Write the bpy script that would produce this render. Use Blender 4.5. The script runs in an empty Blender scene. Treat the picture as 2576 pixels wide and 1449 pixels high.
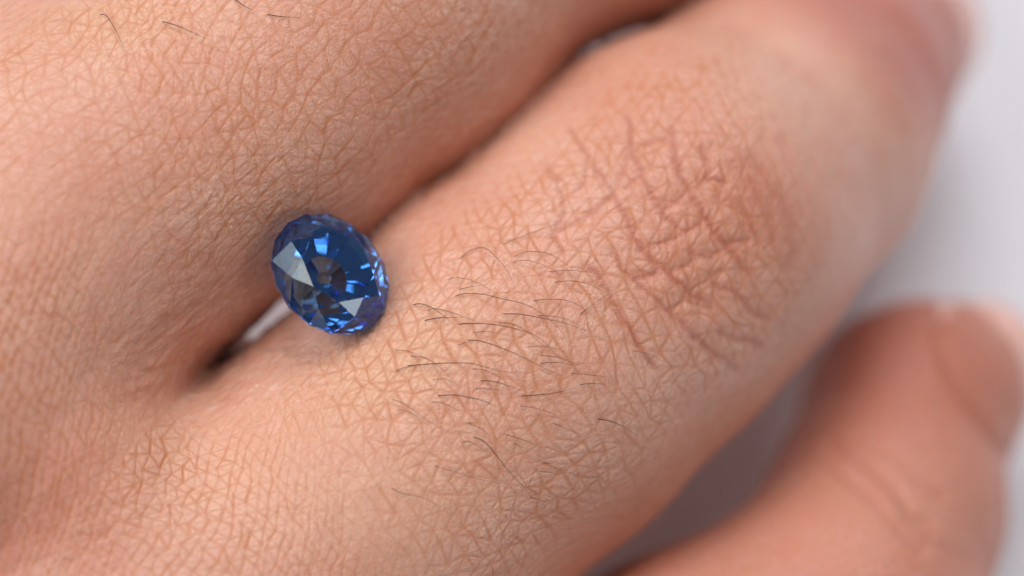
import bpy, math
import numpy as np
from mathutils import Matrix, Vector

# ------------------------------------------------------------------ camera, light, exposure
# 1 Blender unit = 1 cm.  The scene is laid out in a frame whose origin is the point in focus
# (x right, y up, z towards the lens); M turns that frame into the world, table top at z = 0.
TILT = math.radians(22)
H0 = 2.75                       # height of the focus point above the table
DIST = 25.0                     # lens to focus point
PXCM = 585.0                    # photograph pixels (2576 wide) per cm at the focus point
M = Matrix.Translation((0, 0, H0)) @ Matrix.Rotation(TILT, 4, 'X')
Mn = np.array(M, dtype=np.float64)

sc = bpy.context.scene
col = sc.collection
cam = bpy.data.cameras.new('camera')
cam.sensor_width = 36.0
cam.lens = 36.0 * DIST / (2576 / PXCM)
cam.clip_start = 0.5
cam.clip_end = 2000
cam.dof.use_dof = True
cam.dof.focus_distance = DIST + 0.02
cam.dof.aperture_fstop = cam.lens * 1e-3 / (2 * 0.78)
camo = bpy.data.objects.new('camera', cam)
camo.matrix_world = M @ Matrix.Translation((0, 0, DIST))
col.objects.link(camo)
sc.camera = camo

w = bpy.data.worlds.new('World')
sc.world = w
w.use_nodes = True
bg = w.node_tree.nodes['Background']
bg.inputs[0].default_value = (0.97, 0.97, 1.0, 1)
bg.inputs[1].default_value = 0.14


def area(name, pos, target, sx, sy, radiance, color):
    l = bpy.data.lights.new(name, 'AREA')
    l.shape = 'RECTANGLE'
    l.size, l.size_y = sx, sy
    l.energy = radiance * math.pi * sx * sy
    l.color = color
    o = bpy.data.objects.new(name, l)
    p = M @ Vector(pos)
    t = M @ Vector(target)
    o.matrix_world = Matrix.Translation(p) @ (t - p).to_track_quat('-Z', 'Y').to_matrix().to_4x4()
    col.objects.link(o)
    return o


area('key_softbox', (-24, 10, 26), (0, 0, 0), 28, 28, 4.6, (1.0, 0.97, 0.94))
area('top_softbox', (6, 34, 23), (0, 0, 0), 26, 26, 5.8, (1.0, 0.98, 0.97))
area('side_softbox', (28, -17, 23), (0, 0, 0), 10, 10, 4.8, (1.0, 0.93, 0.90))

sc.view_settings.view_transform = 'Standard'
sc.view_settings.look = 'None'
sc.view_settings.exposure = 0.05
sc.view_settings.gamma = 1.0
sc.render.engine = 'CYCLES'
sc.cycles.use_denoising = True
sc.cycles.max_bounces = 16
sc.cycles.transmission_bounces = 14
sc.cycles.glossy_bounces = 8
sc.cycles.diffuse_bounces = 4
sc.cycles.sample_clamp_indirect = 6.0
sc.cycles.use_adaptive_sampling = False

# ------------------------------------------------------------------ helpers
rng = np.random.default_rng(7)
F32 = np.float32


def P(px, py, z):
    """photograph position (2576 px wide) at depth z -> point in the layout frame"""
    s = (DIST - z) / DIST / PXCM
    return np.array([(px - 1288) * s, (724.5 - py) * s, z])


def proj(p):
    s = DIST / (DIST - p[:, 2]) * PXCM
    return 1288 + p[:, 0] * s, 724.5 - p[:, 1] * s


def to_world(p):
    return p @ Mn[:3, :3].T + Mn[:3, 3]


def sstep(x, a, b):
    t = np.clip((x - a) / (b - a), 0, 1)
    return t * t * (3 - 2 * t)


def make_mesh(name, v, f, smooth=True):
    v = np.asarray(v, dtype=np.float32)
    me = bpy.data.meshes.new(name)
    if isinstance(f, np.ndarray):
        n = f.shape[1]
        me.vertices.add(len(v))
        me.vertices.foreach_set('co', v.ravel())
        me.loops.add(f.size)
        me.loops.foreach_set('vertex_index', f.astype(np.int32).ravel())
        me.polygons.add(len(f))
        me.polygons.foreach_set('loop_start', np.arange(0, f.size, n, dtype=np.int32))
        me.polygons.foreach_set('use_smooth', np.full(len(f), smooth))
        me.update(calc_edges=True)
    else:
        me.from_pydata(v.tolist(), [], f)
        me.polygons.foreach_set('use_smooth', np.full(len(f), smooth))
        me.update()
    return me


def link(name, me, mat, parent=None):
    o = bpy.data.objects.new(name, me)
    if mat:
        me.materials.append(mat)
    col.objects.link(o)
    if parent:
        o.parent = parent
    return o


class NT:
    """tiny node-tree helper"""
    def __init__(self, name):
        self.m = bpy.data.materials.new(name)
        self.m.use_nodes = True
        self.t = self.m.node_tree
        self.t.nodes.clear()
        self.out = self.t.nodes.new('ShaderNodeOutputMaterial')

    def n(self, typ, ins=None, **kw):
        nd = self.t.nodes.new('ShaderNode' + typ)
        for k, v in kw.items():
            setattr(nd, k, v)
        for k, v in (ins or {}).items():
            if isinstance(v, bpy.types.NodeSocket):
                self.t.links.new(v, nd.inputs[k])
            else:
                nd.inputs[k].default_value = v
        return nd

    def mix(self, fac, a, b, blend='MIX'):
        nd = self.t.nodes.new('ShaderNodeMix')
        nd.data_type = 'RGBA'
        nd.blend_type = blend
        for i, v in ((0, fac), (6, a), (7, b)):
            if isinstance(v, bpy.types.NodeSocket):
                self.t.links.new(v, nd.inputs[i])
            else:
                nd.inputs[i].default_value = v if i == 0 else (*v, 1)
        return nd.outputs[2]

    def math(self, op, a, b=0.0):
        return self.n('Math', {0: a, 1: b}, operation=op).outputs[0]

    def ramp(self, fac, a, b):
        return self.n('MapRange', {0: fac, 1: a, 2: b}, clamp=True).outputs[0]


# ------------------------------------------------------------------ materials
def skin_material():
    k = NT('skin')
    tc = k.n('TexCoord').outputs['Object']
    fur = k.n('Attribute', attribute_name='furrow').outputs['Fac']
    flush_shade = k.n('Attribute', attribute_name='flush_shade').outputs['Fac']
    sallow = k.n('Attribute', attribute_name='sallow').outputs['Fac']
    n1 = k.n('TexNoise', {'Vector': tc, 'Scale': 1.6, 'Detail': 3.0, 'Roughness': 0.55}).outputs['Fac']
    n2 = k.n('TexNoise', {'Vector': tc, 'Scale': 6.0, 'Detail': 3.0, 'Roughness': 0.6}).outputs['Fac']
    n3 = k.n('TexNoise', {'Vector': tc, 'Scale': 55.0, 'Detail': 4.0, 'Roughness': 0.65}).outputs['Fac']
    c = k.mix(k.ramp(n1, 0.38, 0.66), (0.71, 0.425, 0.33), (0.655, 0.345, 0.262))
    c = k.mix(k.math('MULTIPLY', k.ramp(n2, 0.45, 0.75), 0.5), c, (0.67, 0.305, 0.24))
    c = k.mix(k.math('MULTIPLY', sallow, 0.8), c, (0.70, 0.455, 0.29))
    c = k.mix(k.math('MULTIPLY', flush_shade, 0.95), c, (0.50, 0.15, 0.105))  # blood tone, deepened to carry painted shade as well
    c = k.mix(k.math('MULTIPLY', k.ramp(n3, 0.5, 0.8), 0.25), c, (0.80, 0.57, 0.48))
    c = k.mix(k.math('MULTIPLY', fur, 1.0), c, (0.54, 0.205, 0.088))
    c = k.mix(k.math('MULTIPLY', k.n('Attribute', attribute_name='crease').outputs['Fac'], 0.78), c, (0.46, 0.14, 0.078))
    dry_glint = k.n('Attribute', attribute_name='dry_glint').outputs['Fac']
    c = k.mix(k.math('MULTIPLY', dry_glint, 0.22), c, (0.85, 0.68, 0.60))  # pale tint of flaky skin, partly painted glints
    # fine relief
    vor = k.n('TexVoronoi', {'Vector': tc, 'Scale': 42.0}, feature='DISTANCE_TO_EDGE').outputs['Distance']
    fine = k.n('TexNoise', {'Vector': tc, 'Scale': 130.0, 'Detail': 3.0, 'Roughness': 0.6}).outputs['Fac']
    h = k.math('ADD', k.math('MULTIPLY', k.ramp(vor, 0.0, 0.12), 0.5), k.math('MULTIPLY', fine, 0.9))
    bump = k.n('Bump', {'Strength': 0.6, 'Distance': 0.004, 'Height': h}).outputs[0]
    rough = k.n('MapRange', {0: n3, 1: 0.3, 2: 0.75, 3: 0.36, 4: 0.55}).outputs[0]
    flake = k.n('TexNoise', {'Vector': tc, 'Scale': 75.0, 'Detail': 5.0, 'Roughness': 0.75, 'Distortion': 0.6}).outputs['Fac']
    cb = k.n('Bump', {'Strength': 0.7, 'Distance': 0.006, 'Height': flake}).outputs[0]
    b = k.n('BsdfPrincipled', {'Base Color': c, 'Roughness': rough, 'Normal': bump,
                               'Coat Weight': k.math('ADD', k.math('MULTIPLY', k.ramp(flake, 0.42, 0.62), 0.35), dry_glint), 'Coat Roughness': 0.16, 'Coat IOR': 1.45, 'Coat Normal': cb,
                               'Subsurface Weight': 1.0, 'Subsurface Radius': (1.0, 0.42, 0.24),
                               'Subsurface Scale': 0.022, 'IOR': 1.42, 'Specular IOR Level': 0.75})
    k.t.links.new(b.outputs[0], k.out.inputs[0])
    return k.m


def nail_material():
    k = NT('nail')
    tc = k.n('TexCoord').outputs['Object']
    n1 = k.n('TexNoise', {'Vector': tc, 'Scale': 3.0, 'Detail': 2.0}).outputs['Fac']
    c = k.mix(n1, (0.86, 0.50, 0.41), (0.84, 0.46, 0.37))
    b = k.n('BsdfPrincipled', {'Base Color': c, 'Roughness': 0.24, 'Subsurface Weight': 0.6,
                               'Subsurface Radius': (1.0, 0.42, 0.24), 'Subsurface Scale': 0.04, 'IOR': 1.5})
    k.t.links.new(b.outputs[0], k.out.inputs[0])
    return k.m


def hair_material():
    k = NT('hair')
    at = k.n('ObjectInfo').outputs['Random']
    c = k.mix(at, (0.022, 0.010, 0.007), (0.12, 0.045, 0.024))
    b = k.n('BsdfPrincipled', {'Base Color': c, 'Roughness': 0.5, 'IOR': 1.4})
    k.t.links.new(b.outputs[0], k.out.inputs[0])
    return k.m


def table_material():
    k = NT('white_table')
    tc = k.n('TexCoord').outputs['Object']
    n1 = k.n('TexNoise', {'Vector': tc, 'Scale': 0.5, 'Detail': 4.0}).outputs['Fac']
    c = k.mix(n1, (0.87, 0.89, 0.97), (0.85, 0.87, 0.955))
    b = k.n('BsdfPrincipled', {'Base Color': c, 'Roughness': 0.6})
    k.t.links.new(b.outputs[0], k.out.inputs[0])
    return k.m


def gem_material(name, out_col, in_col, rough=0.0):
    """sapphire: light is tinted as it enters and again each time it meets a facet from within"""
    k = NT(name)
    back = k.n('NewGeometry').outputs['Backfacing']
    c = k.mix(back, out_col, in_col)
    b = k.n('BsdfGlass', {'Color': c, 'Roughness': rough, 'IOR': 1.77})
    k.t.links.new(b.outputs[0], k.out.inputs[0])
    return k.m


SKIN, NAIL, HAIR, TABLE = skin_material(), nail_material(), hair_material(), table_material()

# ------------------------------------------------------------------ the table top
v = [(x, y, 0) for x in (-150, 150) for y in (-150, 150)]
to = link('table', make_mesh('table', v, [(0, 2, 3, 1)], False), TABLE)
to['kind'] = 'structure'
to['label'] = 'plain white table top under the hand'

# ------------------------------------------------------------------ the hand as a distance field
def chain(rows):
    return [(P(px, py, zs - r), r) for px, py, zs, r in rows]     # zs = depth of the skin on the ridge


def bend(ch, along, steps):
    a = np.array(along, float); a /= np.linalg.norm(a)
    c = ch[-1][0]
    return ch + [(c + a * d, r) for d, r in steps]


ringf = chain([(300, 1800, 0.34, 0.95), (925, 1270, 0.14, 0.86), (1295, 930, 0.02, 0.88), (1553, 705, -0.13, 0.84),
               (1715, 545, -0.24, 0.82), (1960, 345, -0.80, 0.71), (2070, 220, -1.22, 0.58), (2110, 160, -1.52, 0.51)])
ringf = bend(ringf, (0.5, 0.25, -0.83), [(0.3, 0.46), (0.68, 0.33)])
midf = chain([(-330, 1000, 0.52, 1.0), (215, 470, 0.22, 0.905), (330, 400, 0.17, 0.898), (455, 328, 0.11, 0.818), (600, 228, 0.05, 0.880), (912, -36, -0.10, 0.918),
              (1170, -290, -0.36, 0.88), (1640, -420, -1.0, 0.85), (1950, -680, -1.7, 0.7)])
littlef = chain([(1400, 2200, 0.0, 0.80), (1760, 1800, -0.30, 0.74), (2110, 1560, -0.58, 0.64), (2225, 1290, -0.98, 0.54),
                 (2285, 1035, -1.32, 0.47)])
littlef = bend(littlef, (0.60, 0.34, -0.65), [(0.22, 0.43), (0.46, 0.33)])
palm = [chain(c) for c in (
    [(-1500, 2000, 0.7, 1.2), (-330, 1000, 0.50, 0.98), (0, 690, 0.28, 0.80)],
    [(-900, 2700, 0.5, 1.2), (300, 1800, 0.34, 0.95), (500, 1620, 0.20, 0.8)],
    [(-250, 1050, 0.40, 0.75), (130, 1210, 0.18, 0.48), (430, 1540, 0.16, 0.65)],
    [(120, 960, -0.45, 0.40), (380, 1190, -0.55, 0.34), (640, 1330, -0.45, 0.40)],
    [(300, 1060, -0.75, 0.34), (440, 980, -0.95, 0.26), (545, 915, -1.10, 0.16)],
    [(400, 3300, 0.2, 1.1), (1400, 2200, 0.0, 0.8)],
    [(300, 1900, 0.2, 0.8), (1300, 2150, -0.2, 0.7)],
    [(-1100, 2300, 0.5, 1.1), (300, 1500, 0.1, 0.75)])]
CUT = (-4.6, 3.1, -3.6, 2.7)


def seg(p, a, b, ra, rb):
    a = a.astype(F32); b = b.astype(F32)
    ab = b - a
    t = np.clip(((p - a) @ ab) / F32(ab @ ab), 0, 1).astype(F32)
    d = p - a - t[:, None] * ab
    return np.sqrt((d * d).sum(1)) - F32(ra) - t * F32(rb - ra)


def smin(a, b, k):
    h = np.clip(k - np.abs(a - b), 0, None) / k
    return np.minimum(a, b) - h * h * k * F32(0.25)


def lower(c, R, a, b, ra, rb):
    """least and greatest distance a segment can have from a ball of points"""
    ab = b - a
    t = min(max(float((c - a) @ ab) / float(ab @ ab), 0), 1)
    d = float(np.linalg.norm(c - a - t * ab))
    return d - R - max(ra, rb), d + R - min(ra, rb)


def chain_d(p, ch, k, c, R, lim):
    d = None
    for (a, ra), (b, rb) in zip(ch[:-1], ch[1:]):
        if lower(c, R, a, b, ra, rb)[0] > lim:
            continue
        e = seg(p, a, b, ra, rb)
        d = e if d is None else smin(d, e, F32(k))
    return d


def sdf1(p):
    lo = p.min(0).astype(float); hi = p.max(0).astype(float)
    c = (lo + hi) / 2; R = float(np.linalg.norm(hi - lo)) / 2
    lim = 0.45 + min(lower(c, R, a, b, ra, rb)[1] for ch in [ringf, midf, littlef] + palm for (a, ra), (b, rb) in zip(ch[:-1], ch[1:]))
    f = None
    for ch in (ringf, midf, littlef):
        e = chain_d(p, ch, 0.10, c, R, lim)
        if e is not None:
            f = e if f is None else smin(f, e, F32(0.03))
    g = None
    for ch in palm:
        e = chain_d(p, ch, 0.3, c, R, lim)
        if e is not None:
            g = e if g is None else smin(g, e, F32(0.35))
    if g is not None:
        f = g if f is None else smin(f, g, F32(0.15))
    return f


def sdf(p):
    f = np.empty(len(p), dtype=F32)
    if len(p) < 4000:
        f[:] = sdf1(p)
    else:
        k = np.floor(p / (0.5 if len(p) > 200000 else 1.3)).astype(np.int64)
        key = (k[:, 0] * 1000 + k[:, 1]) * 1000 + k[:, 2]
        od = np.argsort(key, kind='stable')
        cut = np.flatnonzero(np.diff(key[od])) + 1
        for ids in np.split(od, cut):
            f[ids] = sdf1(p[ids])
    box = np.maximum(np.maximum(CUT[0] - p[:, 0], p[:, 0] - CUT[1]), np.maximum(CUT[2] - p[:, 1], p[:, 1] - CUT[3]))
    return np.maximum(f, box)


def grad(p, e=0.004):
    g = np.zeros_like(p)
    for s in ((1, -1, -1), (-1, -1, 1), (-1, 1, -1), (1, 1, 1)):
        s = np.array(s, dtype=F32)
        g += s * sdf(p + s * F32(e))[:, None]
    return g / np.maximum(np.sqrt((g * g).sum(1)), 1e-9)[:, None]


def project(p, it=2):
    for _ in range(it):
        p = p - grad(p) * sdf(p)[:, None]
    return p


def surface_nets(lo, hi, h):
    ax = [np.arange(l, u + h, h, dtype=F32) for l, u in zip(lo, hi)]
    n = [len(a) for a in ax]
    X = np.stack(np.meshgrid(*ax, indexing='ij'), -1).reshape(-1, 3)
    # far from the skin the field is only sampled coarsely
    cs = 4
    Xc = X.reshape(n + [3])[::cs, ::cs, ::cs]
    Dc = sdf(np.ascontiguousarray(Xc.reshape(-1, 3))).reshape(Xc.shape[:3])
    D = np.repeat(np.repeat(np.repeat(Dc, cs, 0), cs, 1), cs, 2)[:n[0], :n[1], :n[2]]
    near = (np.abs(D) < cs * h * 1.9).ravel()
    D = D.ravel().copy()
    D[near] = sdf(X[near])
    D = D.reshape(n)
    S = D < 0
    c = np.zeros([k - 1 for k in n], dtype=np.int8)
    for i in (0, 1):
        for j in (0, 1):
            for k in (0, 1):
                c += S[i:n[0] - 1 + i, j:n[1] - 1 + j, k:n[2] - 1 + k]
    act = (c > 0) & (c < 8)
    idx = -np.ones(c.shape, dtype=np.int64)
    ijk = np.argwhere(act)
    idx[act] = np.arange(len(ijk))
    # vertex = mean of the edge crossings
    acc = np.zeros((len(ijk), 3)); cnt = np.zeros(len(ijk))
    for axis in range(3):
        o1, o2 = [a for a in range(3) if a != axis]
        for da in (0, 1):
            for db in (0, 1):
                off = np.zeros(3, dtype=int); off[o1] = da; off[o2] = db
                a = ijk + off
                b = a.copy(); b[:, axis] += 1
                va = D[a[:, 0], a[:, 1], a[:, 2]]; vb = D[b[:, 0], b[:, 1], b[:, 2]]
                m = (va < 0) != (vb < 0)
                t = np.where(m, va / np.where(m, va - vb, 1), 0)
                q = a.astype(float); q[:, axis] += t
                acc[m] += q[m]; cnt[m] += 1
    V = (np.array(lo) + acc / cnt[:, None] * h).astype(F32)
    Q = []
    for axis in range(3):
        o1, o2 = [(1, 2), (2, 0), (0, 1)][axis]
        sl0 = [slice(1, -1)] * 3; sl0[axis] = slice(0, -1)
        sl1 = [slice(1, -1)] * 3; sl1[axis] = slice(1, None)
        A = S[tuple(sl0)]; B = S[tuple(sl1)]
        e = np.argwhere(A != B)
        base = e + 1; base[:, axis] -= 1
        fl = A[e[:, 0], e[:, 1], e[:, 2]]
        quad = []
        for d1, d2 in ((-1, -1), (0, -1), (0, 0), (-1, 0)):
            q = base.copy(); q[:, o1] += d1; q[:, o2] += d2
            quad.append(idx[q[:, 0], q[:, 1], q[:, 2]])
        quad = np.stack(quad, 1)
        quad[~fl] = quad[~fl][:, ::-1]
        Q.append(quad)
    return V, np.concatenate(Q)


def subdivide(V, Q, n):
    """split each quad into n x n, sharing the new points along edges"""
    E = np.stack([Q, np.roll(Q, -1, 1)], -1)            # (q,4,2)
    Es = np.sort(E, -1).reshape(-1, 2)
    key = Es[:, 0] * (len(V) + 1) + Es[:, 1]
    uk, inv = np.unique(key, return_inverse=True)
    inv = inv.reshape(-1, 4)
    ea = uk // (len(V) + 1); eb = uk % (len(V) + 1)
    t = (np.arange(1, n) / n).astype(F32)
    EV = (V[ea][:, None] * (1 - t)[None, :, None] + V[eb][:, None] * t[None, :, None]).reshape(-1, 3)
    e0 = len(V)
    i0 = e0 + len(EV)
    uu, vv = np.meshgrid(t, t, indexing='ij')
    c = [V[Q[:, k]][:, None, None] for k in range(4)]
    uu = uu[None, :, :, None]; vv = vv[None, :, :, None]
    IV = (c[0] * (1 - uu) * (1 - vv) + c[1] * uu * (1 - vv) + c[2] * uu * vv + c[3] * (1 - uu) * vv).reshape(-1, 3)
    G = np.zeros((len(Q), n + 1, n + 1), dtype=np.int64)
    G[:, 0, 0], G[:, n, 0], G[:, n, n], G[:, 0, n] = Q.T
    m = np.arange(n - 1)
    for k in range(4):
        fwd = E[:, k, 0] == ea[inv[:, k]]
        ids = e0 + inv[:, k][:, None] * (n - 1) + np.where(fwd[:, None], m[None], m[::-1][None])
        if k == 0: G[:, 1:n, 0] = ids
        elif k == 1: G[:, n, 1:n] = ids
        elif k == 2: G[:, 1:n, n] = ids[:, ::-1]
        else: G[:, 0, 1:n] = ids[:, ::-1]
    G[:, 1:n, 1:n] = i0 + np.arange(len(IV)).reshape(len(Q), n - 1, n - 1)
    F = np.stack([G[:, :-1, :-1], G[:, 1:, :-1], G[:, 1:, 1:], G[:, :-1, 1:]], -1).reshape(-1, 4)
    NV = np.concatenate([V, EV, IV]).astype(F32)
    return NV, F


V, Q = surface_nets((-4.7, -3.7, -3.3), (3.2, 2.8, 1.2), 0.036)
V = project(V.astype(F32), 2)
cen = V[Q].mean(1)
px, py = proj(cen)
nz = grad(cen.astype(F32))
toc = np.array([0, 0, DIST], dtype=F32) - cen
facing = (nz * toc).sum(1) / np.sqrt((toc * toc).sum(1))
inview = (px > -160) & (px < 2740) & (py > -140) & (py < 1590) & (facing > -0.8)
NSUB = 6
coarse = Q[~inview]
FV, FF = subdivide(V, Q[inview], NSUB)
used = np.zeros(len(FV), bool); used[FF.ravel()] = True; used[coarse.ravel()] = True
remap = np.cumsum(used) - 1
FV = FV[used]; FF = remap[FF]; coarse = remap[coarse]
fine = np.zeros(len(FV), bool); fine[FF.ravel()] = True
idf = np.where(fine)[0]
FV[idf] = project(FV[idf], 1)
N = np.zeros_like(FV)
N[:] = grad(FV)
print('hand verts', len(FV), 'faces', len(FF) + len(coarse))

# ------------------------------------------------------------------ skin relief
TAB = rng.random((128, 128, 6)).astype(F32)


def vnoise(u, v, ch=0):
    i = np.floor(u).astype(int); j = np.floor(v).astype(int)
    a = (u - i).astype(F32); b = (v - j).astype(F32)
    a = a * a * (3 - 2 * a); b = b * b * (3 - 2 * b)
    T = TAB[:, :, ch]
    g = lambda x, y: T[x & 127, y & 127]
    return (g(i, j) * (1 - a) + g(i + 1, j) * a) * (1 - b) + (g(i, j + 1) * (1 - a) + g(i + 1, j + 1) * a) * b


def lattice(u, v, jit=0.26, width=0.10, dirw=(1.0, 1.0, 1.0), off=0):
    """furrow field of a jittered triangular net (skin lines meeting in stars), 0 plateau .. 1 furrow"""
    S3 = F32(math.sqrt(3) / 2)
    gi = v / S3
    gj = u - gi / 2
    i0 = np.floor(gi).astype(np.int32); j0 = np.floor(gj).astype(np.int32)
    pos = {}
    for di in range(-2, 3):
        for dj in range(-2, 3):
            a = (i0 + di + off) & 127; b = (j0 + dj + off * 3) & 127
            y = (i0 + di).astype(F32); x = (j0 + dj).astype(F32) + y / 2
            pos[di, dj] = (x + (TAB[a, b, 0] - F32(.5)) * 2 * F32(jit), y * S3 + (TAB[a, b, 1] - F32(.5)) * 2 * F32(jit), a, b)
    h = np.zeros(len(u), dtype=F32)
    for di in range(-1, 2):
        for dj in range(-1, 2):
            xa, ya, a, b = pos[di, dj]
            for k, (ei, ej) in enumerate(((0, 1), (1, 0), (1, -1))):
                xb, yb, _, _ = pos[di + ei, dj + ej]
                ex = xb - xa; ey = yb - ya
                dx = u - xa; dy = v - ya
                t = np.clip((dx * ex + dy * ey) / (ex * ex + ey * ey + F32(1e-6)), 0, 1)
                dx = dx - t * ex; dy = dy - t * ey
                r = TAB[a, b, 2 + k]
                dep = dirw[k] * (F32(0.45) + F32(0.55) * r)
                wd = F32(width) * (F32(0.6) + F32(0.8) * TAB[a, b, 5]) * (F32(1.25) - F32(0.6) * np.sin(t * F32(math.pi)))
                h = np.maximum(h, dep * np.exp(-(dx * dx + dy * dy) / (wd * wd)))
    return h


def pl_dist(x, y, pts):
    """distance to a polyline and position along it (0..1)"""
    d = np.full(len(x), 1e9, dtype=F32); s = np.zeros(len(x), dtype=F32)
    pts = np.array(pts, dtype=F32)
    L = np.sqrt((np.diff(pts, axis=0) ** 2).sum(1)); T = np.concatenate([[0], np.cumsum(L)]) / L.sum()
    for k in range(len(pts) - 1):
        a, b = pts[k], pts[k + 1]; e = b - a
        t = np.clip(((x - a[0]) * e[0] + (y - a[1]) * e[1]) / (e @ e), 0, 1)
        q = np.hypot(x - a[0] - t * e[0], y - a[1] - t * e[1])
        m = q < d
        d = np.where(m, q, d); s = np.where(m, T[k] + t * (T[k + 1] - T[k]), s)
    return d, s


p = FV[idf]
X, Y = proj(p)
X = X.astype(F32); Y = Y.astype(F32)
D2 = np.array([0.76, 0.65], dtype=F32); C2 = np.array([-0.65, 0.76], dtype=F32)


def axis_info(p, ch):
    best = np.full(len(p), 1e9, dtype=F32); c = np.zeros_like(p); r = np.zeros(len(p), dtype=F32)
    for (a, ra), (b, rb) in zip(ch[:-1], ch[1:]):
        a = a.astype(F32); b = b.astype(F32); ab = b - a
        t = np.clip(((p - a) @ ab) / (ab @ ab), 0, 1)
        q = a + t[:, None] * ab
        d = np.sqrt(((p - q) ** 2).sum(1)) - ra - t * (rb - ra)
        m = d < best
        best = np.where(m, d, best); c[m] = q[m]; r = np.where(m, ra + t * (rb - ra), r)
    return best, c, r


info = [axis_info(p, ch) for ch in (midf, ringf, littlef)]
which = np.argmin(np.stack([i[0] for i in info]), 0)
cax = np.choose(which[:, None], [i[1] for i in info])
rad = np.choose(which, [i[2] for i in info])
o = p - cax
lat = o[:, :2] @ C2
theta = np.arctan2(lat, o[:, 2])
ru = p[:, :2] @ D2
rv0 = p[:, :2] @ C2
rv1 = cax[:, :2] @ C2 + rad * theta
wa = sstep(ru, -1.9, -0.9)
rv = rv0 * (1 - wa) + rv1 * wa
warp = lambda s, a, ch: (vnoise(ru * s + 11, rv * s + 5, ch) - 0.5) * a
u = ru + warp(1.3, 0.22, 0) + warp(5, 0.05, 2)
v = rv + warp(1.3, 0.22, 1) + warp(5, 0.05, 3)


def rot(u, v, a):
    a = math.radians(a)
    return u * math.cos(a) + v * math.sin(a), -u * math.sin(a) + v * math.cos(a)


isA = which == 0; isB = which == 1; isC = which == 2
flank = sstep(np.abs(theta), 0.68, 1.1) * wa
small = np.clip(1 - sstep(ru + 0.25 * vnoise(ru * 2, rv * 2, 4), -1.5, -0.55) + 0, 0, 1) * np.where(isB, 1, 0.15)
wl = sstep(-X, -520, -120) * sstep(Y, 250, 800)          # back of the hand by the knuckles
small = np.maximum(small, wl)
knuck = isB * np.exp(-(((X - 1730) / 330) ** 2 + ((Y - 560) / 330) ** 2))
small *= (1 - knuck)
fade = isB * sstep(X - (Y - 500) * 0.3, 1850, 2150)       # smooth skin beyond the knuckle
big = np.clip(1 - small, 0, 1) * (1 - flank) * (1 - fade)

vary = 0.85 + 0.25 * sstep(vnoise(ru * 2.1 + 40, rv * 2.1, 4), 0.2, 0.8)
h = np.zeros(len(p), dtype=F32)
fur = np.zeros(len(p), dtype=F32)


def add(weight, depth, uu, vv, scale, su=1.0, fcol=1.0, **kw):
    m = weight > 0.01
    f = lattice((uu[m] / (scale * su)).astype(F32), (vv[m] / scale).astype(F32), **kw) * weight[m] * vary[m]
    h[m] -= f * depth
    fur[m] = np.maximum(fur[m], f * fcol)


ua, va = rot(u, v, 8)
add(big * isA, 0.0019, ua, va, 0.070, dirw=(1.0, .8, .7), width=0.13, off=3)
ub, vb = rot(u, v, 20)
add(big * isB, 0.0036, ub, vb, 0.076, dirw=(.85, 1.0, .8), width=0.135, off=31)
add(big * (isA | isB) * (1 - 0.8 * knuck), 0.0012, *rot(u, v, 47), 0.036, fcol=0.6, width=0.13, jit=0.38, off=57)
us, vs = rot(u, v, 35)
add(small * (1 - flank), 0.0034, us, vs, 0.050, width=0.15, dirw=(1, .8, .6), off=71)
add(flank * (isA | isB) * (1 - fade), 0.0065, *rot(u, v, -6), 0.046, su=1.9, fcol=0.9, width=0.15, dirw=(1, .6, .6), off=90)
f0 = fur.copy(); fur[:] = 0
add(knuck * 1.0, 0.0035, *rot(u, v, 75), 0.098, su=1.2, fcol=1.0, width=0.17, dirw=(1, .75, .75), jit=0.36, off=44)
kfur = fur.copy(); fur[:] = np.maximum(f0, fur * 0.6)
add(isC * 1.0, 0.0060, u, v, 0.060, su=0.8, fcol=0.6, width=0.13, off=17)
# little pillowy rise of each cell, lumpy skin by the web
h += (vnoise(u * 16, v * 16, 1) - 0.5) * 0.004
webd = np.hypot((X - 540) / 330, (Y - 900) / 200)
h += np.clip(1.2 - webd, 0, 1) * ((vnoise(u * 34, v * 34, 2) - 0.5) * 0.014 + (vnoise(u * 13, v * 13, 4) - 0.5) * 0.012)

# dry skin and painted glints: thin raised pale flakes along the finger on its shoulders, grains by the web
sh = sstep(np.abs(theta), 0.22, 0.5) * (1 - sstep(np.abs(theta), 1.0, 1.35)) * wa * (isA | isB) * (1 - fade)
sh *= 0.1 + 0.8 * sstep(vnoise(u * 2.5, v * 2.5, 3), 0.3, 0.7)
r1 = 1 - np.abs(2 * vnoise(u * 13 + 3 + vnoise(u * 9, v * 9, 0) * 1.2, v * 42, 5) - 1)
r2 = 1 - np.abs(2 * vnoise(u * 24, v * 60 + u * 14, 2) - 1)
dry_glint = sh * np.maximum(r1 ** 9, 0.8 * r2 ** 9)
grain = np.clip(1.35 - webd * 0.9, 0, 1) * (which == 1) + 0.5 * np.clip(1.2 - webd, 0, 1)
dry_glint = np.maximum(dry_glint, np.clip(grain, 0, 1) * sstep(vnoise(u * 46, v * 46, 0), 0.72, 0.95))
dry_glint = np.maximum(dry_glint, 0.5 * big * (isA | isB) * sstep(vnoise(u * 60, v * 60, 1), 0.8, 1.0))
h += dry_glint * 0.0028

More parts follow.
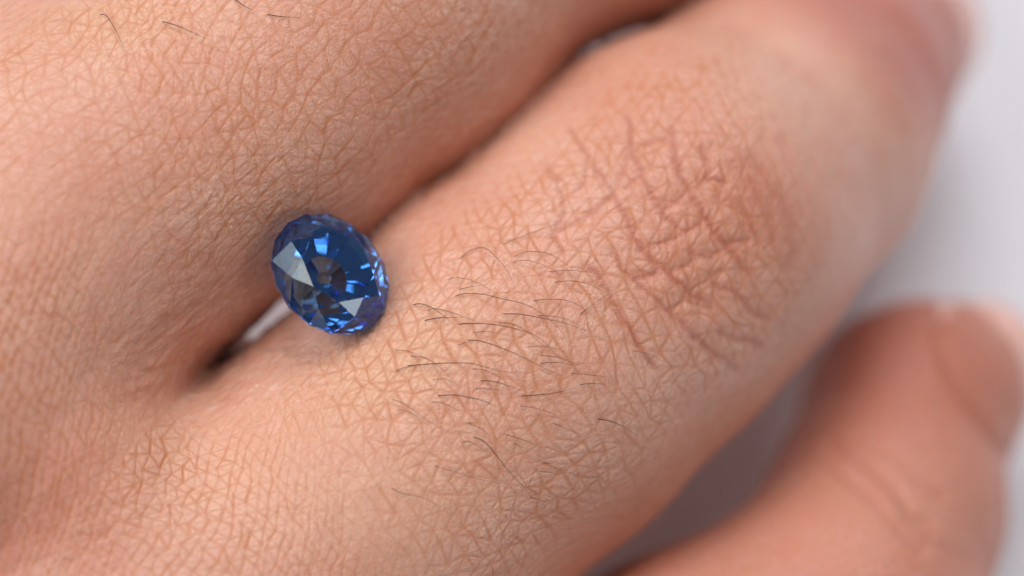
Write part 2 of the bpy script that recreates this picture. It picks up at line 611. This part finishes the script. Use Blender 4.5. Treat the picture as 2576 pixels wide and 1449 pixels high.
# creases over the bent knuckle: long folds across the finger and the short ones between them
Z3 = lambda pts: [(1367.6 + a * 0.5665, 136.8 + b * 0.5665) for a, b in pts]
creases = [
    ([(370, 240), (385, 420), (430, 520), (490, 640), (540, 720), (640, 780)], 1.0, 12),
    ([(190, 440), (300, 600), (370, 720), (410, 810), (460, 890), (560, 970), (640, 1050), (790, 1130)], 1.1, 13),
    ([(560, 270), (575, 400), (600, 510), (660, 630), (740, 740), (800, 840), (900, 950), (960, 1000)], 1.1, 14),
    ([(690, 390), (740, 500), (700, 560), (760, 545), (840, 580)], 0.9, 11),
    ([(740, 620), (850, 650), (920, 740), (960, 830)], 0.6, 13),
    ([(310, 590), (380, 430), (480, 380), (570, 370)], 0.8, 11),
    ([(470, 870), (560, 820), (640, 780), (720, 740)], 0.95, 10),
    ([(800, 850), (930, 820)], 0.8, 11),
    ([(270, 830), (330, 910), (400, 1000), (560, 1140), (700, 1280), (820, 1370), (900, 1420)], 0.9, 11),
    ([(400, 1000), (520, 960)], 0.95, 10),
    ([(180, 900), (260, 1010), (340, 1130), (440, 1320), (520, 1420)], 0.95, 10),
    ([(740, 1020), (850, 1050), (940, 1160), (1030, 1190)], 0.9, 12),
    ([(760, 1230), (900, 1270), (990, 1300)], 0.8, 12),
    ([(300, 600), (230, 690), (130, 740), (40, 800)], 0.9, 9),
    ([(520, 680), (600, 640), (650, 620)], 0.95, 9),
    ([(430, 520), (350, 590)], 0.9, 9),
    ([(650, 880), (740, 900), (800, 860)], 0.85, 9),
    ([(560, 970), (640, 930), (700, 900)], 0.85, 9),
    ([(640, 1050), (720, 1010), (800, 940)], 0.85, 9),
    ([(560, 1140), (640, 1090), (760, 1140)], 0.85, 9),
    ([(860, 400), (1000, 540), (1080, 700), (1110, 860), (1080, 1000)], 0.45, 26),
    ([(800, 440), (930, 570), (1010, 740), (1040, 900)], 0.4, 22),
    ([(100, 300), (190, 440), (180, 560), (120, 620)], 0.8, 9),
    ([(-20, 470), (60, 560), (90, 690), (40, 800), (100, 900)], 0.85, 9),
]
crs = np.zeros(len(p), dtype=F32)
crs = np.maximum(crs, 0.30 * kfur)
wob = (vnoise(X / 26, Y / 26, 0) - 0.5) * 9
wob2 = (vnoise(X / 26, Y / 26, 3) - 0.5) * 9
mB = isB & (X > 1200) & (X < 2200) & (Y > 120) & (Y < 1150)
for pts, dep, wd in creases:
    q = Z3(pts)
    wd = wd * 1.0
    d, s = pl_dist(X[mB] + wob[mB], Y[mB] + wob2[mB], q)
    tap = sstep(s, 0, 0.12) * (1 - sstep(s, 0.88, 1)) * 0.8 + 0.2
    g = np.exp(-(d / wd) ** 2) * dep * tap
    h[mB] -= g * 0.003 + np.exp(-(d / (wd * 3.0)) ** 2) * dep * tap * 0.007
    crs[mB] = np.maximum(crs[mB], np.clip(np.exp(-(d / (wd * 0.8)) ** 2) * dep * tap, 0, 1))
# folds over the little finger's end joint and its nail fold
Z5 = lambda pts: [(1504.8 + a * 0.5513, 649.8 + b * 0.5513) for a, b in pts]
mC = isC
for pts, dep, wd in [
    ([(1080, 860), (1250, 960), (1360, 1060), (1430, 1160), (1500, 1200)], 0.8, 16),
    ([(1180, 830), (1330, 900), (1470, 1010), (1560, 1090)], 0.5, 16),
    ([(1040, 960), (1180, 1040), (1290, 1140), (1380, 1250), (1480, 1330)], 0.5, 15),
    ([(1400, 1200), (1560, 1300), (1680, 1380)], 0.5, 18),
    ([(1600, 180), (1540, 340), (1600, 520), (1700, 680), (1850, 900)], 1.0, 15),
]:
    d, s = pl_dist(X[mC] + wob[mC], Y[mC] + wob2[mC], Z5(pts))
    g = np.exp(-(d / wd) ** 2) * dep
    h[mC] -= g * 0.02
    crs[mC] = np.maximum(crs[mC], np.clip(g * 0.5, 0, 1))

# redness: blood under the skin, in places painted shade; sallow patches
flush_shade = np.zeros(len(p), dtype=F32)
bl = lambda cx, cy, sx, sy, a=0: np.exp(-((((X - cx) * math.cos(a) + (Y - cy) * math.sin(a)) / sx) ** 2 + ((-(X - cx) * math.sin(a) + (Y - cy) * math.cos(a)) / sy) ** 2))
flush_shade += isB * (0.26 * bl(1740, 540, 190, 360, -0.55) + 0.42 * bl(1890, 480, 90, 210, -0.5))
flush_shade += isB * 0.95 * sstep(X * 0.72 - Y * 0.69, 1345, 1560)
flush_shade += isC * (0.50 + 0.45 * bl(2270, 900, 330, 260))  # red little finger, tone also standing in for its shadow
flush_shade += 0.15 * isA * sstep(np.abs(theta), 0.5, 1.1)  # middle finger redder towards its sides
flush_shade += 0.20 * bl(1650, 1330, 300, 160) + 0.40 * bl(0, 1320, 330, 330)  # left corner: light falloff painted in; ring finger redder near its lower edge
flush_shade += (vnoise(u * 2.2, v * 2.2, 5) - 0.5) * 0.18
sallow = 0.8 * bl(1000, 920, 260, 110, -0.4) + 0.6 * bl(260, 60, 300, 90) + 0.35 * bl(450, 1150, 300, 250) + 0.3 * bl(1050, 1250, 500, 200)

FV[idf] += N[idf] * h[:, None]
A = {'furrow': fur, 'crease': crs, 'dry_glint': dry_glint, 'flush_shade': np.clip(flush_shade, 0, 1), 'sallow': np.clip(sallow, 0, 1)}

# mixed fine and coarse faces are both quads
me = make_mesh('hand', to_world(FV), np.concatenate([FF, coarse]), True)
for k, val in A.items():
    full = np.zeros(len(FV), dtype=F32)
    if k == 'flush_shade':
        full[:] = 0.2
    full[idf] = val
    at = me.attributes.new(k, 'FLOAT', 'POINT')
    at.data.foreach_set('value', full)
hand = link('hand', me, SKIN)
hand['label'] = 'bare hand seen from its back, fingers together, holding a blue gem between two of them'
hand['category'] = 'hand'


# ------------------------------------------------------------------ surface lookup through the lens
def hit(px, py):
    """points where sight lines meet the skin"""
    px = np.asarray(px, float); py = np.asarray(py, float)
    d = np.stack([(px - 1288) / PXCM, (724.5 - py) / PXCM, np.full(len(px), -DIST)], 1)
    d /= np.linalg.norm(d, axis=1)[:, None]
    q = np.array([0, 0, DIST]) + d * (DIST - 1.3)
    for _ in range(40):
        q = q + d * np.clip(sdf(q.astype(F32)), -0.2, 0.5)[:, None] * 0.85
    return q


# ------------------------------------------------------------------ fingernails
def nail(ch, side, t0, t1, half, label):
    """curved plate wrapped on the last two bones of a chain; side turns it about the finger"""
    (a, ra), (b, rb) = ch[-2], ch[-1]
    along = (b - a) / np.linalg.norm(b - a)
    nrm = np.array(side, float)
    nrm -= along * (nrm @ along); nrm /= np.linalg.norm(nrm)
    sd = np.cross(along, nrm)
    nu, nv = 14, 20
    top, bot = [], []
    for i in range(nu + 1):
        t = i / nu
        for j in range(nv + 1):
            q = j / nv * 2 - 1
            tt = t + 0.16 * (1 - q * q) * (t - 0.35)          # rounded root and free edge
            k = t0 + (t1 - t0) * tt
            R = ra + (rb - ra) * max(k, 0.0)
            ang = q * half * (0.92 + 0.08 * math.sin(t * math.pi))
            d = nrm * math.cos(ang) + sd * math.sin(ang)
            c = a + (b - a) * k
            lift = 0.032 + 0.03 * t * t
            top.append(c + d * (R + lift))
            bot.append(c + d * (R + lift - 0.05))
    vs = np.array(top + bot)
    n1 = len(top)
    fs = []
    g = lambda i, j: i * (nv + 1) + j
    for i in range(nu):
        for j in range(nv):
            fs.append((g(i, j), g(i + 1, j), g(i + 1, j + 1), g(i, j + 1)))
            fs.append((n1 + g(i, j + 1), n1 + g(i + 1, j + 1), n1 + g(i + 1, j), n1 + g(i, j)))
    ring = [g(i, 0) for i in range(nu + 1)] + [g(nu, j) for j in range(1, nv + 1)] + [g(i, nv) for i in range(nu - 1, -1, -1)] + [g(0, j) for j in range(nv - 1, 0, -1)]
    for p0, p1 in zip(ring, ring[1:] + ring[:1]):
        fs.append((p1, p0, n1 + p0, n1 + p1))
    o = link('fingernail', make_mesh('fingernail', to_world(vs), fs), NAIL, hand)
    o['label'] = label
    return o


nail(littlef, (0.46, -0.02, 0.9), -0.5, 1.75, 1.2, 'pink nail of the little finger')
nail(ringf, (0.8, 0.15, 0.6), -0.2, 1.3, 0.95, 'pale nail of the finger with the wrinkled knuckle')

# ------------------------------------------------------------------ hairs
Z2 = lambda pts: [(957.6 + a * 0.5665, 478.8 + b * 0.5665) for a, b in pts]
Z6 = lambda pts: [(a * 0.3776, b * 0.3776) for a, b in pts]
H = [Z2(q) for q in (
    [(345, 312), (395, 268), (460, 255), (520, 305), (570, 370), (595, 432)],
    [(540, 240), (640, 200), (740, 165), (820, 138)],
    [(580, 300), (650, 272), (740, 280), (820, 325), (880, 382)],
    [(580, 320), (640, 310), (720, 330), (800, 375)],
    [(735, 362), (830, 355), (920, 362), (1000, 378)],
    [(765, 408), (850, 402), (930, 420), (1015, 465)],
    [(290, 398), (340, 387), (420, 405), (500, 450), (570, 485)],
    [(345, 440), (400, 428), (450, 420)],
    [(318, 475), (370, 458), (450, 460), (540, 482), (640, 505), (720, 550), (780, 600), (820, 652)],
    [(665, 492), (740, 483), (830, 490), (900, 525), (930, 580)],
    [(535, 548), (620, 550), (720, 568), (820, 590), (920, 625)],
    [(690, 555), (770, 560), (850, 580), (915, 622)],
    [(138, 510), (175, 503), (230, 522), (290, 565), (330, 605)],
    [(190, 578), (260, 566), (365, 563)],
    [(205, 535), (240, 525), (310, 540), (390, 570), (440, 590)],
    [(340, 595), (400, 590), (500, 595), (600, 615), (680, 640), (740, 685), (790, 745)],
    [(515, 588), (580, 592), (640, 620), (680, 650)],
    [(378, 664), (440, 668), (540, 700), (640, 745), (730, 790), (805, 825)],
    [(340, 688), (370, 678), (400, 670)],
    [(405, 630), (480, 628), (575, 645)],
    [(60, 710), (100, 710), (170, 730), (240, 765)],
    [(125, 735), (200, 745), (280, 800), (345, 870)],
    [(108, 780), (200, 772), (300, 766), (400, 768), (470, 785), (550, 805), (640, 808)],
    [(65, 802), (130, 780), (240, 770)],
    [(398, 792), (460, 798), (520, 825), (575, 855)],
    [(437, 844), (500, 848), (570, 868), (625, 885)],
    [(415, 880), (480, 880), (545, 888)],
    [(245, 912), (320, 908), (400, 920), (470, 940), (518, 965)],
    [(220, 940), (270, 942), (330, 970), (375, 1000)],
    [(618, 913), (690, 908), (780, 898), (875, 873)],
    [(880, 862), (940, 858), (1010, 861)],
    [(640, 695), (720, 692), (800, 710), (858, 738)],
    [(705, 732), (790, 742), (885, 778)],
    [(700, 768), (780, 764), (880, 780)],
    [(840, 812), (920, 818), (1010, 830)],
    [(610, 956), (680, 965), (750, 985), (803, 1018)],
    [(762, 1033), (820, 1055), (883, 1082)],
    [(960, 1015), (1010, 1022), (1080, 1050), (1135, 1088)],
    [(40, 925), (100, 945), (180, 1000), (240, 1040), (298, 1070)],
    [(65, 975), (110, 978), (170, 1005), (230, 1040)],
    [(400, 1090), (460, 1115), (510, 1170), (560, 1235), (620, 1300), (665, 1352)],
    [(230, 1220), (330, 1250), (450, 1285), (570, 1308)],
    [(660, 1362), (700, 1372), (740, 1385)],
    [(590, 1122), (610, 1132), (630, 1142)],
    [(540, 1080), (640, 1110), (730, 1150)],
    [(720, 1210), (742, 1211), (765, 1212)],
    [(360, 1115), (400, 1118), (470, 1160)],
    [(700, 1248), (780, 1248), (835, 1210)],
    [(1120, 710), (1200, 730), (1265, 765)],
    [(880, 555), (950, 500), (1015, 462)],
    [(40, 1320), (100, 1345), (180, 1362), (260, 1400)],
    [(225, 840), (290, 838), (345, 870)],
    [(385, 1030), (450, 1060), (500, 1105)],
)] + [Z6(q) for q in (
    [(660, 95), (710, 105), (760, 180), (800, 260), (840, 345)],
    [(1070, 140), (1160, 165), (1270, 210), (1375, 260)],
    [(1560, -10), (1620, 35), (1680, 68)],
    [(1775, 95), (1880, 112), (2000, 120)],
)]
BOLD = {0: .9, 8: 1.0, 10: 1.2, 12: 1.1, 13: 1.2, 15: 1.1, 17: 1.25, 22: 1.2, 27: 1.2, 29: 1.3, 37: 1.1, 40: 1.15, 30: 1.0, 25: 1.0, 53: 1.1, 54: 1.2, 55: 1.2, 56: 1.2}


def spline(pts, n):
    pts = np.array(pts, float)
    e = np.vstack([2 * pts[0] - pts[1], pts, 2 * pts[-1] - pts[-2]])
    out = []
    m = len(pts) - 1
    for k in np.linspace(0, m - 1e-6, n):
        i = int(k); t = k - i
        a, b, c, d = e[i:i + 4]
        out.append(0.5 * (2 * b + (c - a) * t + (2 * a - 5 * b + 4 * c - d) * t * t + (3 * b - a - 3 * c + d) * t ** 3))
    return np.array(out)


n = 14
HS = np.concatenate([spline(q, n) for q in H])
HC = hit(HS[:, 0], HS[:, 1])
for k, q in enumerate(H):
    c = HC[k * n:(k + 1) * n]
    t = np.linspace(0, 1, n)
    L = np.linalg.norm(c[-1] - c[0])
    lift = -0.008 + np.minimum(t / 0.12, 1) * 0.014 + np.sin(t * math.pi * 0.75) * min(0.05, 0.07 * L)
    # lift along the sight line so the hair keeps the course it shows on the skin
    c = c + np.array([0, 0, 1]) * lift[:, None]
    bold = BOLD.get(k, 0.60 + 0.25 * rng.random())
    rad0 = 0.00185 * bold
    tan = np.gradient(c, axis=0); tan /= np.linalg.norm(tan, axis=1)[:, None]
    up = np.array([0, 0, 1.0])
    sx = np.cross(tan, up); sx /= np.linalg.norm(sx, axis=1)[:, None]
    sy = np.cross(sx, tan)
    vs, fs = [], []
    for i in range(n):
        r = rad0 * (1 - 0.8 * max(0, t[i] - 0.35) / 0.65) * (0.9 if i else 0.6)
        for a in range(5):
            an = a * 2 * math.pi / 5
            vs.append(c[i] + (sx[i] * math.cos(an) + sy[i] * math.sin(an)) * r)
    for i in range(n - 1):
        for a in range(5):
            b = (a + 1) % 5
            fs.append((i * 5 + a, i * 5 + b, i * 5 + 5 + b, i * 5 + 5 + a))
    fs.append(tuple(range(4, -1, -1))); fs.append(tuple(range((n - 1) * 5, n * 5)))
    link('hair', make_mesh('hair', to_world(np.array(vs)), fs), HAIR, hand)

# ------------------------------------------------------------------ the sapphire
GA, GB = 0.287, 0.244          # half length, half width of the girdle
CROWN, GIR, PAV = 0.115, 0.022, 0.27
gc = P(832, 688, -0.085)
gn = np.array([0.30, 0.26, 0.92]); gn /= np.linalg.norm(gn)
gx = np.array([0.64, -0.77, 0.0]); gx -= gn * (gx @ gn); gx /= np.linalg.norm(gx)
gy = np.cross(gn, gx)


def gp(ang, r, z):
    return (GA * r * math.cos(ang), GB * r * math.sin(ang), z)


TR = 0.60
d8 = math.pi / 4
tab = [gp(k * d8, TR, CROWN) for k in range(8)]
rs = 0.80
xs = rs * math.cos(d8 / 2)
zs = CROWN * (1 - (xs - TR) / (1 - TR))
star = [gp((k + .5) * d8, rs, zs) for k in range(8)]
gt = [gp(k * d8 / 2, 1.0, (0.0 if k % 2 == 0 else -0.004)) for k in range(16)]
gb = [gp(k * d8 / 2, 1.0, -GIR - (0.0 if k % 2 == 0 else -0.004)) for k in range(16)]
tiers = [(0.84, 0.26), (0.62, 0.52), (0.36, 0.79), (0.13, 0.95)]
pav = [[gp((k + 0.5 * (j % 2)) * d8 / 2 if False else k * d8 / 2, r, -GIR - PAV * dz) for k in range(16)] for j, (r, dz) in enumerate(tiers)]
culet = (0.03, 0.0, -GIR - PAV)
gem = bpy.data.objects.new('sapphire', None)
gem.empty_display_size = 0.1
col.objects.link(gem)
R = Matrix(((gx[0], gy[0], gn[0]), (gx[1], gy[1], gn[1]), (gx[2], gy[2], gn[2]))).to_4x4()
gem.matrix_world = M @ Matrix.Translation(Vector(gc)) @ R
gem['label'] = 'oval faceted blue sapphire resting in the groove between two fingers'
gem['category'] = 'gemstone'
OUT_C, IN_C = (0.76, 0.92, 1.0), (0.39, 0.60, 0.86)
G1 = gem_material('sapphire_facet', OUT_C, IN_C)
G2 = gem_material('sapphire_girdle', (0.80, 0.82, 1.0), (0.30, 0.40, 0.90), 0.12)


def facets(name, polys, mat):
    vs, fs, ix = [], [], {}
    for poly in polys:
        f = []
        for q in poly:
            if q not in ix:
                ix[q] = len(vs); vs.append(q)
            f.append(ix[q])
        # outward winding
        a, b, c = (np.array(vs[f[i]]) for i in range(3))
        nrm = np.cross(b - a, c - a)
        if nrm @ (np.mean([vs[i] for i in f], axis=0) - np.array([0, 0, -0.05])) < 0:
            f = f[::-1]
        fs.append(tuple(f))
    return link(name, make_mesh(name, np.array(vs), fs, False), mat, gem)


facets('table_facet', [tab], G1)
cp = []
for k in range(8):
    cp.append([tab[k], tab[(k + 1) % 8], star[k]])
    cp.append([tab[k], star[k - 1], gt[2 * k], star[k]])
    cp.append([star[k], gt[2 * k], gt[2 * k + 1]])
    cp.append([star[k], gt[2 * k + 1], gt[(2 * k + 2) % 16]])
facets('crown', cp, G1)
facets('girdle', [[gt[k], gb[k], gb[(k + 1) % 16], gt[(k + 1) % 16]] for k in range(16)], G2)
pp = []
prev = gb
for ring in pav:
    for k in range(16):
        pp.append([prev[k], ring[k], ring[(k + 1) % 16]])
        pp.append([prev[k], ring[(k + 1) % 16], prev[(k + 1) % 16]])
    prev = ring
for k in range(16):
    pp.append([prev[k], culet, prev[(k + 1) % 16]])
facets('pavilion', pp, G1)
